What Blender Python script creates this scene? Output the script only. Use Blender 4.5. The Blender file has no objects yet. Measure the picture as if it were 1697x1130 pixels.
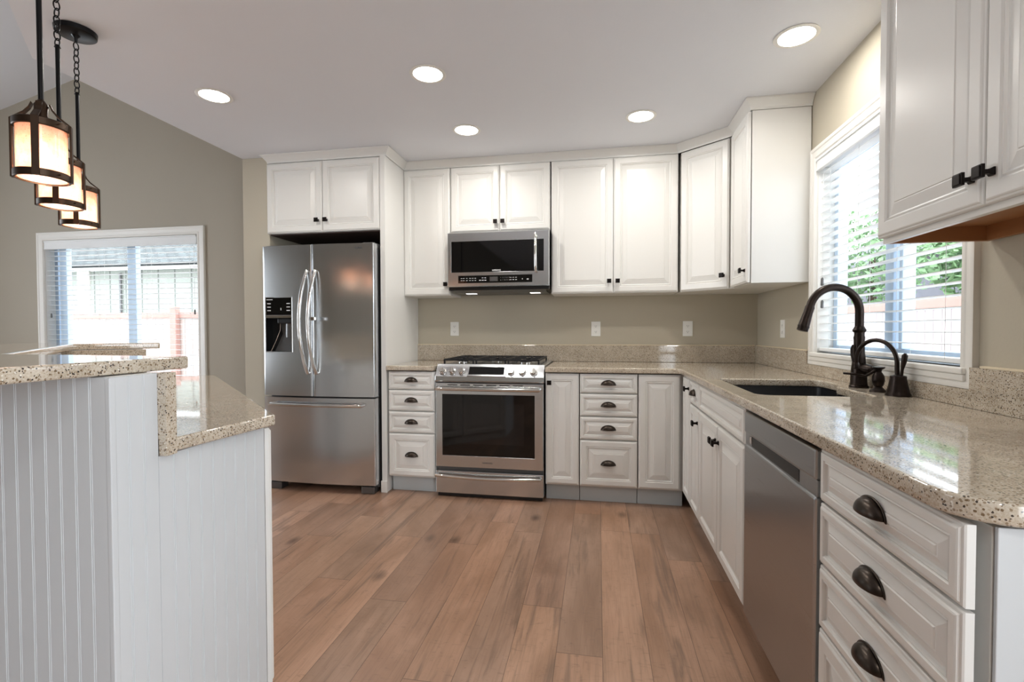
import bpy, bmesh, math, random
from mathutils import Vector, Matrix
random.seed(7)
PI = math.pi
scene = bpy.context.scene
COL = scene.collection

# ------------------------------------------------------------------ camera
FPX = 803.8
CAM_LOC = Vector((-1.1728, -3.8909, 1.1625))
yaw, pit, rol = .1756, -.022, -.0024
Fv = Vector((-math.sin(yaw)*math.cos(pit), math.cos(yaw)*math.cos(pit), math.sin(pit)))
R0 = Vector((math.cos(yaw), math.sin(yaw), 0)); U0 = R0.cross(Fv)
Rv = R0*math.cos(rol) + U0*math.sin(rol); Uv = -R0*math.sin(rol) + U0*math.cos(rol)
cam_d = bpy.data.cameras.new('camera'); cam_d.sensor_width = 36; cam_d.lens = FPX*36/1697; cam_d.clip_start = .03
cam = bpy.data.objects.new('camera', cam_d); COL.objects.link(cam)
m = Matrix((Rv, Uv, -Fv)).transposed().to_4x4(); m.translation = CAM_LOC; cam.matrix_world = m
scene.camera = cam
# ------------------------------------------------------------------ view, world, daylight fill
vs = scene.view_settings; vs.view_transform = 'Standard'; vs.look = 'None'; vs.gamma = 1; vs.use_curve_mapping = False; vs.exposure = 0.68
w = bpy.data.worlds.new('sky'); scene.world = w; w.use_nodes = True
bg = w.node_tree.nodes['Background']; bg.inputs[0].default_value = (.86, .93, 1, 1); bg.inputs[1].default_value = 3.4
def area(name, loc, rot, sx, sy, power, col, shape='RECTANGLE', parent=None, spread=None):
    l = bpy.data.lights.new(name, 'AREA'); l.shape = shape; l.size = sx; l.size_y = sy; l.energy = power; l.color = col
    if spread: l.spread = spread
    o = bpy.data.objects.new(name, l); COL.objects.link(o); o.location = loc; o.rotation_euler = rot
    if parent: o.parent = parent
    return o
# added daylight fill lamps, at unseen wall openings put in for the light
area('daylight_fill_right', (-.05, -4.7, 1.25), (PI/2, 0, PI/2), 1.5, 1.8, 20, (.90, .95, 1))
area('daylight_fill_left', (-7.8, -2.6, 1.45), (PI/2, 0, -PI/2), 1.9, 1.9, 24, (.88, .94, 1))

# ------------------------------------------------------------------ helpers
class MB:
    def __init__(s): s.v = []; s.f = []
    def add(s, vs, fs):
        n = len(s.v); s.v += [tuple(v) for v in vs]; s.f += [tuple(n+i for i in f) for f in fs]; return s
    def box(s, x0, x1, y0, y1, z0, z1, M=None):
        if x0 > x1: x0, x1 = x1, x0
        if y0 > y1: y0, y1 = y1, y0
        if z0 > z1: z0, z1 = z1, z0
        p = [Vector(q) for q in ((x0,y0,z0),(x1,y0,z0),(x1,y1,z0),(x0,y1,z0),(x0,y0,z1),(x1,y0,z1),(x1,y1,z1),(x0,y1,z1))]
        if M: p = [M @ q for q in p]
        return s.add(p, [(0,3,2,1),(4,5,6,7),(0,1,5,4),(1,2,6,5),(2,3,7,6),(3,0,4,7)])
    def prism(s, pts, z0, z1):                       # pts counter-clockwise in plan
        n = len(pts)
        return s.add([(x,y,z0) for x,y in pts]+[(x,y,z1) for x,y in pts],
                     [tuple(reversed(range(n))), tuple(range(n,2*n))]+[(i,(i+1)%n,(i+1)%n+n,i+n) for i in range(n)])
    def lathe(s, prof, c=(0,0,0), n=24, M=None):     # prof: (r,z) list
        vs = []
        for r,z in prof:
            for k in range(n):
                a = 2*PI*k/n; p = Vector((r*math.cos(a), r*math.sin(a), z))
                if M: p = M @ p
                vs.append(p+Vector(c))
        fs = []
        for i in range(len(prof)-1):
            for k in range(n):
                fs.append((i*n+k, i*n+(k+1)%n, (i+1)*n+(k+1)%n, (i+1)*n+k))
        ring_ = prof[0] == prof[-1]
        if prof[0][0] > 1e-6 and not ring_: fs.append(tuple(reversed(range(n))))
        if prof[-1][0] > 1e-6 and not ring_: fs.append(tuple((len(prof)-1)*n+k for k in range(n)))
        return s.add(vs, fs)
    def tube(s, pts, r, n=10, closed=False, flat=1.0, up=None):
        P = [Vector(p) for p in pts]; m_ = len(P); rr = r if isinstance(r, (list,tuple)) else [r]*m_
        vs = []; prev = None
        for i,p in enumerate(P):
            if closed: t = P[(i+1)%m_]-P[i-1]
            else: t = P[min(i+1,m_-1)]-P[max(i-1,0)]
            t.normalize()
            if prev is None:
                a = Vector(up) if up else (Vector((0,0,1)) if abs(t.z) < .9 else Vector((1,0,0)))
            else: a = prev
            a = (a - t*a.dot(t)).normalized(); prev = a; b = t.cross(a)
            for k in range(n):
                th = 2*PI*k/n
                vs.append(p + a*(rr[i]*math.cos(th)) + b*(rr[i]*flat*math.sin(th)))
        fs = []
        for i in range(m_ if closed else m_-1):
            j = (i+1)%m_
            for k in range(n): fs.append((i*n+k, i*n+(k+1)%n, j*n+(k+1)%n, j*n+k))
        if not closed: fs += [tuple(reversed(range(n))), tuple((m_-1)*n+k for k in range(n))]
        return s.add(vs, fs)
    def rings(s, rings):                              # nested closed rings of equal length, last one filled
        n = len(rings[0]); vs = [p for r in rings for p in r]; fs = []
        for i in range(len(rings)-1):
            for k in range(n): fs.append((i*n+k, i*n+(k+1)%n, (i+1)*n+(k+1)%n, (i+1)*n+k))
        fs.append(tuple((len(rings)-1)*n+k for k in range(n)))
        return s.add(vs, fs)
def obj(name, mb, mat, parent=None, bevel=0, smooth=False, loc=None, rot=None, solid=0, seg=2):
    me = bpy.data.meshes.new(name)
    if isinstance(mb, MB):
        me.from_pydata(mb.v, [], mb.f); bm = bmesh.new(); bm.from_mesh(me)
        bmesh.ops.remove_doubles(bm, verts=bm.verts, dist=1e-6); bmesh.ops.recalc_face_normals(bm, faces=bm.faces)
        bm.to_mesh(me); bm.free()
    else: me = mb
    me.materials.clear(); me.materials.append(mat)
    o = bpy.data.objects.new(name, me); COL.objects.link(o)
    if parent: o.parent = parent
    if loc: o.location = loc
    if rot: o.rotation_euler = rot
    if solid:
        md = o.modifiers.new('solid', 'SOLIDIFY'); md.thickness = solid; md.offset = 0
    if bevel:
        md = o.modifiers.new('bevel', 'BEVEL'); md.width = bevel; md.segments = seg; md.limit_method = 'ANGLE'; md.angle_limit = math.radians(40)
    if smooth:
        for p in me.polygons: p.use_smooth = True
        if not bevel:
            try: me.set_sharp_from_angle(angle=math.radians(38))
            except Exception: pass
    return o
def box(name, x0,x1,y0,y1,z0,z1, mat, parent=None, bevel=.0015, **k): return obj(name, MB().box(x0,x1,y0,y1,z0,z1), mat, parent, bevel, **k)
def tag(o, label, cat, group=None):
    o['label'] = label; o['category'] = cat
    if group: o['group'] = group
    return o
def thing(name, label, cat, loc=(0,0,0), rz=0, group=None):
    o = bpy.data.objects.new(name, None); o.empty_display_size = .05; COL.objects.link(o)
    o.location = loc; o.rotation_euler = (0,0,rz); return tag(o, label, cat, group)
def struct(o, label=None):
    o['kind'] = 'structure'
    if label: o['label'] = label
    return o
def slab(outline, z0, z1, r=.004, holes=()):          # flat slab with rounded arrises, optional holes -> mesh
    cu = bpy.data.curves.new('slab', 'CURVE'); cu.dimensions = '2D'; cu.fill_mode = 'BOTH'
    for ring in [outline]+list(holes):
        sp = cu.splines.new('POLY'); sp.points.add(len(ring)-1)
        for i,(x,y) in enumerate(ring): sp.points[i].co = (x,y,0,1)
        sp.use_cyclic_u = True
    cu.extrude = (z1-z0)/2 - r; cu.bevel_depth = r; cu.bevel_resolution = 3; cu.offset = -r
    o = bpy.data.objects.new('slab', cu); COL.objects.link(o)
    me = bpy.data.meshes.new_from_object(o.evaluated_get(bpy.context.evaluated_depsgraph_get()))
    bpy.data.objects.remove(o); bpy.data.curves.remove(cu)
    me.transform(Matrix.Translation((0,0,(z0+z1)/2)))
    return me
def lettering(txt, size, depth=.0004, bold=0):
    cu = bpy.data.curves.new('txt', 'FONT'); cu.body = txt; cu.size = size; cu.extrude = depth; cu.offset = bold
    cu.align_x = 'CENTER'; cu.align_y = 'CENTER'
    o = bpy.data.objects.new('txt', cu); COL.objects.link(o)
    me = bpy.data.meshes.new_from_object(o.evaluated_get(bpy.context.evaluated_depsgraph_get()))
    bpy.data.objects.remove(o); bpy.data.curves.remove(cu)
    me.transform(Matrix.Rotation(PI/2, 4, 'X'))       # reads from -y
    return me
def rounded(pts, rad, n=6):                           # round the corners of a plan polygon; rad number or list
    out = []; N = len(pts)
    for i,p in enumerate(pts):
        r = rad[i] if isinstance(rad,(list,tuple)) else rad
        p = Vector(p); a = Vector(pts[i-1])-p; b = Vector(pts[(i+1)%N])-p
        if r <= 0: out.append(tuple(p)); continue
        a.normalize(); b.normalize(); half = a.angle(b)/2; d = r/math.tan(half)
        c = p + (a+b).normalized()*(r/math.sin(half)); s0 = p+a*d-c; s1 = p+b*d-c
        a0 = math.atan2(s0.y,s0.x); da = math.atan2(s1.y,s1.x)-a0
        while da > PI: da -= 2*PI
        while da < -PI: da += 2*PI
        for k in range(n+1):
            t = a0+da*k/n; out.append((c.x+r*math.cos(t), c.y+r*math.sin(t)))
    return out

# ------------------------------------------------------------------ materials
class NT:
    def __init__(s, name):
        s.m = bpy.data.materials.new(name); s.m.use_nodes = True; s.t = s.m.node_tree; s.b = s.t.nodes['Principled BSDF']
    def n(s, typ, ins=None, **props):
        nd = s.t.nodes.new(typ)
        for k,v in props.items(): setattr(nd, k, v)
        for k,v in (ins or {}).items(): s.put(nd.inputs[k], v)
        return nd
    def put(s, sock, v):
        if isinstance(v, bpy.types.NodeSocket): s.t.links.new(v, sock)
        elif isinstance(v, bpy.types.Node): s.t.links.new(v.outputs[0], sock)
        else: sock.default_value = v
    def math(s, op, a, b=0.0, c=0.0):
        nd = s.n('ShaderNodeMath', operation=op); s.put(nd.inputs[0], a); s.put(nd.inputs[1], b); s.put(nd.inputs[2], c); return nd.outputs[0]
    def mix(s, f, a, b, blend='MIX'):
        nd = s.n('ShaderNodeMix', data_type='RGBA', blend_type=blend); s.put(nd.inputs[0], f); s.put(nd.inputs[6], a); s.put(nd.inputs[7], b); return nd.outputs[2]
    def ramp(s, f, stops):
        nd = s.n('ShaderNodeValToRGB', {0: f}); e = nd.color_ramp.elements
        while len(e) < len(stops): e.new(.5)
        for el,(p,c) in zip(e, stops): el.position = p; el.color = c if len(c) == 4 else (*c, 1)
        return nd.outputs[0]
    def bump(s, h, strength=.1, dist=.01):
        nd = s.n('ShaderNodeBump', {'Strength': strength, 'Distance': dist, 'Height': h}); s.put(s.b.inputs['Normal'], nd.outputs[0])
    def set(s, **k):
        for a,v in k.items(): s.put(s.b.inputs[a.replace('_',' ')], v)
        return s
def lin(r,g,b): return tuple((c/255/12.92 if c/255 <= .04045 else ((c/255+.055)/1.055)**2.4) for c in (r,g,b))+(1,)
def coords(N, which='Object', scale=(1,1,1), rot=(0,0,0)):
    tc = N.n('ShaderNodeTexCoord'); mp = N.n('ShaderNodeMapping', {'Vector': tc.outputs[which], 'Scale': scale, 'Rotation': rot}); return mp.outputs[0]

def simple(name, col, rough=.5, metal=0, noise=0, bump=0, nscale=40, **k):
    N = NT(name); c = lin(*col)
    tx = N.n('ShaderNodeTexNoise', {'Vector': coords(N), 'Scale': nscale, 'Detail': 4.0})
    if noise:
        d = tuple(max(0, x*(1-noise)) for x in c[:3])+(1,); N.set(Base_Color=N.mix(tx.outputs[0], d, c))
    else: N.set(Base_Color=c)
    N.set(Roughness=rough, Metallic=metal)
    if bump: N.bump(tx.outputs[0], bump, .002)
    for a,v in k.items(): N.put(N.b.inputs[a.replace('_',' ')], v)
    return N.m

def wall_mat(name, col):
    N = NT(name); v = coords(N)
    a = N.n('ShaderNodeTexNoise', {'Vector': v, 'Scale': 90.0, 'Detail': 3.0}); b = N.n('ShaderNodeTexNoise', {'Vector': v, 'Scale': 1.3, 'Detail': 2.0})
    c = lin(*col); d = tuple(x*.95 for x in c[:3])+(1,)
    N.set(Base_Color=N.mix(b.outputs[0], d, c), Roughness=.75); N.bump(a.outputs[0], .12, .003); return N.m

def stainless(name, axis='x', rough=.24, col=(204,207,210)):
    N = NT(name); sc = {'x': (2, 60, 900), 'z': (900, 60, 2)}[axis]
    v = coords(N, scale=sc); a = N.n('ShaderNodeTexNoise', {'Vector': v, 'Scale': 1.0, 'Detail': 2.0})
    r = N.math('MULTIPLY_ADD', a.outputs[0], .12, rough-.06)
    N.set(Base_Color=lin(*col), Metallic=1.0, Roughness=r, Anisotropic=.6); N.bump(a.outputs[0], .02, .0005); return N.m

def granite(name):
    N = NT(name); v = coords(N)
    big = N.n('ShaderNodeTexNoise', {'Vector': v, 'Scale': 14.0, 'Detail': 6.0, 'Roughness': .65})
    base = N.ramp(big.outputs[0], [(.3, lin(168,153,133)), (.5, lin(184,170,150)), (.7, lin(200,188,170))])
    fine = N.n('ShaderNodeTexNoise', {'Vector': v, 'Scale': 260.0, 'Detail': 3.0, 'Roughness': .7})
    base = N.mix(N.ramp(fine.outputs[0], [(.42, (0,0,0)), (.62, (1,1,1))]), base, N.mix(.5, base, lin(222,216,204)))
    def specks(scale, thr, keep, col, src, seed):
        vo = N.n('ShaderNodeTexVoronoi', {'Vector': coords(N, scale=(1,1,1.0), rot=(seed,seed*.7,seed*.3)), 'Scale': scale, 'Randomness': 1.0})
        wv = N.n('ShaderNodeTexNoise', {'Vector': v, 'Scale': scale*1.7, 'Detail': 2.0})
        d = N.math('ADD', vo.outputs['Distance'], N.math('MULTIPLY', N.math('SUBTRACT', wv.outputs[0], .5), .35))
        sel = N.n('ShaderNodeSeparateColor', {0: vo.outputs['Color']})
        f = N.math('MULTIPLY', N.math('LESS_THAN', d, thr), N.math('LESS_THAN', sel.outputs[0], keep))
        return N.mix(f, src, col)
    base = specks(210, .40, .40, lin(146,128,106), base, .3)
    base = specks(150, .30, .18, lin(118,98,74), base, 1.1)
    base = specks(190, .32, .20, lin(70,62,56), base, 2.0)
    base = specks(150, .25, .16, lin(60,54,50), base, 2.9)
    base = specks(140, .25, .10, lin(228,224,214), base, 4.1)
    N.set(Base_Color=base, Roughness=.06, IOR=1.55, Coat_Weight=.3, Coat_Roughness=.04); return N.m

def wood_floor(name):
    N = NT(name); tc = N.n('ShaderNodeTexCoord'); s = N.n('ShaderNodeSeparateXYZ', {0: tc.outputs['Object']}); x, y = s.outputs[0], s.outputs[1]
    u = N.math('DIVIDE', x, .165); iu = N.math('FLOOR', u); fu = N.math('FRACT', u)
    wn = N.n('ShaderNodeTexWhiteNoise', {'W': iu}, noise_dimensions='1D')
    vv = N.math('ADD', N.math('DIVIDE', y, 1.35), N.math('MULTIPLY', wn.outputs[0], 7.3)); iv = N.math('FLOOR', vv); fv = N.math('FRACT', vv)
    idc = N.n('ShaderNodeCombineXYZ', {0: iu, 1: iv, 2: 0.0}); wp = N.n('ShaderNodeTexWhiteNoise', {'Vector': idc.outputs[0]}, noise_dimensions='3D'); pr = wp.outputs[0]
    sp = N.n('ShaderNodeSeparateColor', {0: wp.outputs[1]})
    off = N.math('MULTIPLY', pr, 23.0)
    def vec(sx, sy): return N.n('ShaderNodeCombineXYZ', {0: N.math('MULTIPLY', x, sx), 1: N.math('MULTIPLY', y, sy), 2: off}).outputs[0]
    cl = N.n('ShaderNodeTexNoise', {'Vector': vec(5, 1.6), 'Scale': 1.0, 'Detail': 5.0, 'Roughness': .55, 'Distortion': .6})
    gr = N.n('ShaderNodeTexNoise', {'Vector': vec(70, 3.0), 'Scale': 1.0, 'Detail': 6.0, 'Roughness': .7, 'Distortion': 1.2})
    fg = N.n('ShaderNodeTexNoise', {'Vector': vec(300, 12), 'Scale': 1.0, 'Detail': 3.0, 'Roughness': .6})
    cur = N.n('ShaderNodeTexNoise', {'Vector': vec(14, 40), 'Scale': 1.0, 'Detail': 3.0, 'Distortion': 2.5})
    plank = N.ramp(pr, [(0, lin(128,95,74)), (.25, lin(166,123,96)), (.5, lin(180,138,108)), (.75, lin(148,118,97)), (1, lin(190,146,120))])
    c = N.mix(N.ramp(cl.outputs[0], [(.3, (0,0,0)), (.7, (1,1,1))]), N.mix(.45, plank, lin(124,96,76)), N.mix(.4, plank, lin(216,178,154)))
    c = N.mix(N.math('MULTIPLY', N.ramp(gr.outputs[0], [(.33, (1,1,1)), (.52, (0,0,0))]), .35), c, lin(120,90,70))
    c = N.mix(N.math('MULTIPLY', fg.outputs[0], .18), c, lin(110,84,66))
    c = N.mix(N.math('MULTIPLY', N.ramp(cur.outputs[0], [(.60, (0,0,0)), (.72, (1,1,1))]), .3), c, lin(96,76,62))
    kn = N.n('ShaderNodeTexVoronoi', {'Vector': vec(4.5, 2.6), 'Scale': 1.0, 'Randomness': 1.0})
    kd = N.math('ADD', kn.outputs['Distance'], N.math('MULTIPLY', N.math('SUBTRACT', gr.outputs[0], .5), .10))
    ks = N.n('ShaderNodeSeparateColor', {0: kn.outputs['Color']})
    kf = N.math('MULTIPLY', N.ramp(kd, [(.03, (1,1,1)), (.18, (0,0,0))]), N.math('LESS_THAN', ks.outputs[0], .6))
    c = N.mix(N.math('MULTIPLY', kf, .75), c, lin(70,52,40))
    dk = N.n('ShaderNodeTexNoise', {'Vector': vec(22, 1.3), 'Scale': 1.0, 'Detail': 4.0, 'Roughness': .6, 'Distortion': .8})
    c = N.mix(N.math('MULTIPLY', N.ramp(dk.outputs[0], [(.56, (0,0,0)), (.68, (1,1,1))]), .6), c, lin(104,84,70))
    e = N.math('MINIMUM', fu, N.math('SUBTRACT', 1.0, fu)); ey = N.math('MINIMUM', fv, N.math('SUBTRACT', 1.0, fv))
    seam = N.math('MAXIMUM', N.math('LESS_THAN', e, .008), N.math('LESS_THAN', ey, .0012))
    c = N.mix(N.math('MULTIPLY', seam, .55), c, lin(60,44,34))
    N.set(Base_Color=c, Roughness=N.math('MULTIPLY_ADD', gr.outputs[0], .16, .24), Coat_Weight=.15, Coat_Roughness=.2)
    hh = N.math('ADD', N.math('MULTIPLY', gr.outputs[0], .3), N.math('SUBTRACT', 1.0, N.ramp(N.math('MULTIPLY', e, 40.0), [(0, (1,1,1)), (1, (0,0,0))])))
    N.bump(hh, .12, .0015); return N.m

def emit(name, col, strength, base=(1,1,1,1)):
    N = NT(name); N.set(Base_Color=base, Emission_Color=(*col,1), Emission_Strength=strength, Roughness=.5); return N.m
def glass_mat(name, rough=0):
    N = NT(name); out = [n for n in N.t.nodes if n.type == 'OUTPUT_MATERIAL'][0]
    tr = N.n('ShaderNodeBsdfTransparent'); gl = N.n('ShaderNodeBsdfGlossy', {'Roughness': rough}); lw = N.n('ShaderNodeLayerWeight', {0: .5}); fr = N.n('ShaderNodeMath', {0: N.math('POWER', lw.outputs['Facing'], 4.0), 1: .25}, operation='MULTIPLY')
    mx = N.n('ShaderNodeMixShader', {0: fr.outputs[0], 1: tr.outputs[0], 2: gl.outputs[0]}); N.t.links.new(mx.outputs[0], out.inputs[0]); return N.m
def shade_mat(name):
    N = NT(name); out = [n for n in N.t.nodes if n.type == 'OUTPUT_MATERIAL'][0]
    v = coords(N); nz = N.n('ShaderNodeTexNoise', {'Vector': v, 'Scale': 60.0, 'Detail': 4.0}); sd = N.n('ShaderNodeTexVoronoi', {'Vector': v, 'Scale': 160.0})
    colr = N.mix(N.ramp(nz.outputs[0], [(.35, (0,0,0)), (.65, (1,1,1))]), lin(238,200,178), lin(248,220,204))
    di = N.n('ShaderNodeBsdfDiffuse', {0: colr}); tl = N.n('ShaderNodeBsdfTranslucent', {0: colr}); tp = N.n('ShaderNodeBsdfTransparent', {0: lin(255,236,220)}); gl = N.n('ShaderNodeBsdfGlossy', {'Roughness': .15})
    a = N.n('ShaderNodeMixShader', {0: .6, 1: di.outputs[0], 2: tl.outputs[0]})
    b = N.n('ShaderNodeMixShader', {0: N.math('MULTIPLY_ADD', N.math('LESS_THAN', sd.outputs[0], .2), .25, .22), 1: a.outputs[0], 2: tp.outputs[0]})
    c = N.n('ShaderNodeMixShader', {0: .06, 1: b.outputs[0], 2: gl.outputs[0]})
    N.t.links.new(c.outputs[0], out.inputs[0]); return N.m
def siding(name, col, pitch, axis):
    N = NT(name); tc = N.n('ShaderNodeTexCoord'); s = N.n('ShaderNodeSeparateXYZ', {0: tc.outputs['Object']})
    f = N.math('FRACT', N.math('DIVIDE', s.outputs[axis], pitch)); nz = N.n('ShaderNodeTexNoise', {'Vector': tc.outputs['Object'], 'Scale': 5.0})
    c = lin(*col); N.set(Base_Color=N.mix(N.math('LESS_THAN', f, .08), N.mix(nz.outputs[0], c, tuple(q*.85 for q in c[:3])+(1,)), tuple(q*.45 for q in c[:3])+(1,)), Roughness=.8); return N.m
def shingles(name, col):
    N = NT(name); v = coords(N, scale=(1,1,1))
    b = N.n('ShaderNodeTexBrick', {'Vector': v, 'Color1': lin(*col), 'Color2': lin(*[int(c*.75) for c in col]), 'Mortar': lin(*[int(c*.45) for c in col]), 'Scale': 1.0, 'Mortar Size': .02, 'Brick Width': .32, 'Row Height': .15})
    N.set(Base_Color=b.outputs[0], Roughness=.9); return N.m

M = dict(
 wall=wall_mat('wall_paint_beige', (190,182,164)), wall_grey=wall_mat('wall_paint_taupe', (176,168,153)), ceil=wall_mat('ceiling_paint', (229,231,236)),
 white=simple('white_cabinet_lacquer', (228,227,223), .32, noise=.02, nscale=3), trim=simple('white_trim_paint', (236,234,228), .35, noise=.02, nscale=4),
 bead=simple('white_beadboard_daylight_tint', (208,212,215), .4, noise=.03, nscale=3),  # white paint with the cool cast of daylight mixed into its colour
 granite=granite('speckled_granite'), floor=wood_floor('brown_plank_floor'),
 steel=stainless('brushed_steel', 'x'), steelz=stainless('brushed_steel_upright', 'z', .2), chrome=simple('polished_steel', (216,214,210), .12, 1, noise=.04),
 dwsteel=stainless('dishwasher_steel', 'x', .30, (176,178,180)), dark_steel=simple('grey_steel_side', (112,112,112), .35, .8, noise=.1),
 bronze=simple('oil_rubbed_bronze', (52,44,40), .32, .85, noise=.3, nscale=60), knob=simple('dark_bronze_knob', (30,24,22), .38, .7, noise=.2),
 pull=simple('bronze_pull', (70,62,56), .3, .9, noise=.3, nscale=80), lampmetal=simple('aged_bronze_lamp', (74,58,46), .4, .8, noise=.3, nscale=50), blackmetal=simple('black_canopy_metal', (22,22,24), .35, .6),
 black=simple('black_plastic', (16,16,17), .4, noise=.2), glassblk=simple('black_glass', (9,9,10), .04, 0, noise=.2), grate=simple('cast_iron', (34,34,36), .5, .3, noise=.3),
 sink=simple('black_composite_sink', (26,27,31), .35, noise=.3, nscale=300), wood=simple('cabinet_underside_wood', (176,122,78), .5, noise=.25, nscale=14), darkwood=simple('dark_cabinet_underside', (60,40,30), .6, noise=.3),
 plate=simple('white_outlet_plastic', (240,240,236), .3), slot=simple('outlet_slots', (60,58,56), .5),
 blind=simple('white_blind_slat', (240,242,242), .45, noise=.03, Subsurface_Weight=.0), vinyl=simple('white_vinyl_frame', (192,210,228), .4), cord=simple('blind_cord', (225,225,222), .7), glass=glass_mat('window_glass'),
 can=emit('downlight_lens', (1,.95,.88), 14), bulb=emit('warm_bulb', (1,.84,.70), 13), shade=shade_mat('seeded_lamp_glass'),
 litwhite=emit('hood_lamp_lens', (1,.97,.9), 2.5), glyph=simple('pale_panel_print', (225,225,225), .5), grey=simple('grey_logo_print', (70,70,72), .5),
 toe=simple('toe_kick_grey', (196,202,204), .5, noise=.04), caulk=simple('pale_caulk', (226,212,184), .6),
 fence=siding('fence_boards', (206,190,184), .14, 0), fence2=siding('side_fence_boards', (202,188,190), .14, 1), rail=simple('reddish_fence_rail', (190,150,140), .8, noise=.2, nscale=5), house=siding('house_siding', (176,182,174), .5, 0), roof=shingles('roof_shingles', (104,112,112)), darkhouse=simple('dark_roof', (120,120,128), .9, noise=.3, nscale=6),
 leaf=simple('green_leaves', (150,188,138), .6, noise=.5, nscale=8), trunk=simple('tree_bark', (90,74,60), .9, noise=.4), lawn=simple('pale_patio', (170,170,164), .9, noise=.4, nscale=20))

# ------------------------------------------------------------------ room shell
CZ = 2.465
struct(obj('floor', MB().box(-8,.2,-7.5,.15,-.1,0), M['floor']), 'brown wood plank floor running towards the range')
flat = [(0.15,.15),(-3.83,.15),(-3.83,-1.985),(-2.9,-2.855),(-2.9,-7.5),(.15,-7.5)]
struct(obj('ceiling', MB().prism(list(reversed(flat)) if False else flat, CZ, CZ+.08), M['ceil']), 'flat white ceiling over the kitchen')
def vz(x): return 3.50+.245*(x+6.4)
struct(obj('ceiling', MB().add([(-8,.15,vz(-8)),(-2.8,.15,vz(-2.8)),(-2.8,-7.5,vz(-2.8)),(-8,-7.5,vz(-8)),(-8,.15,vz(-8)+.08),(-2.8,.15,vz(-2.8)+.08),(-2.8,-7.5,vz(-2.8)+.08),(-8,-7.5,vz(-8)+.08)],
   [(0,1,2,3),(7,6,5,4),(0,4,5,1),(1,5,6,2),(2,6,7,3),(3,7,4,0)]), M['ceil']), 'sloping vaulted ceiling over the dining side')
# upright wall above the edge of the flat ceiling, facing the dining side
up = MB(); e = [(-3.83,.0),(-3.83,-1.985),(-2.9,-2.855),(-2.9,-7.5)]
for a,b in zip(e[:-1], e[1:]):
    up.add([(*a,CZ+.081),(*b,CZ+.081),(*b,4.5),(*a,4.5)], [(0,1,2,3)])
struct(obj('wall_upper', up, M['wall_grey'], solid=.02), 'upright wall above the edge of the flat ceiling')
def wall_with_hole(name, mat, axis, pos, thick, a0, a1, z1, holes, label=None, z0=0):
    mb = MB(); cuts = sorted(holes); cur = a0
    def bx(p,q,za,zb):
        if q-p < 1e-4 or zb-za < 1e-4: return
        if axis == 'y': mb.box(p,q,pos,pos+thick,za,zb)
        else: mb.box(pos,pos+thick,p,q,za,zb)
    for h0,h1,hz0,hz1 in cuts:
        bx(cur,h0,z0,z1); bx(h0,h1,z0,hz0); bx(h0,h1,hz1,z1); cur = h1
    bx(cur,a1,z0,z1)
    return struct(obj(name, mb, mat), label)
W1 = (-2.083,-.998,1.035,2.085)          # right window opening y0,y1,z0,z1
W2 = (-6.50,-4.785,.45,2.045)             # dining window opening x0,x1,z0,z1
wall_with_hole('wall_right', M['wall'], 'x', 0, .14, -7.5, .14, CZ, [(-5.5,-4.0,.3,2.2), W1], 'beige kitchen wall with the sink window')  # opening behind the camera is unseen, added for the right fill lamp
wall_with_hole('wall_back', M['wall'], 'y', 0, .14, -3.60, 0, CZ, [], 'beige wall behind the range')
wall_with_hole('wall_far', M['wall_grey'], 'y', 0, .14, -8, -3.60, 4.6, [W2], 'taupe dining wall with the large window')
struct(box('wall_end', -3.83,-3.605,-.60,0,0,CZ, M['wall'], bevel=.004), 'end of the short wall beside the refrigerator')
wall_with_hole('wall_left', M['wall_grey'], 'x', -8, .14, -7.5, 0, 4.6, [(-3.6,-1.6,.4,2.4)])  # unseen opening, added for the left fill lamp
wall_with_hole('wall_rear', M['wall_grey'], 'y', -7.5, .14, -7.86, 0, 4.6, [])
box_bb = obj('baseboard_far', MB().box(-7.86,-3.835,-.015,0,0,.09), M['trim'], bevel=.003); struct(box_bb)

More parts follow.
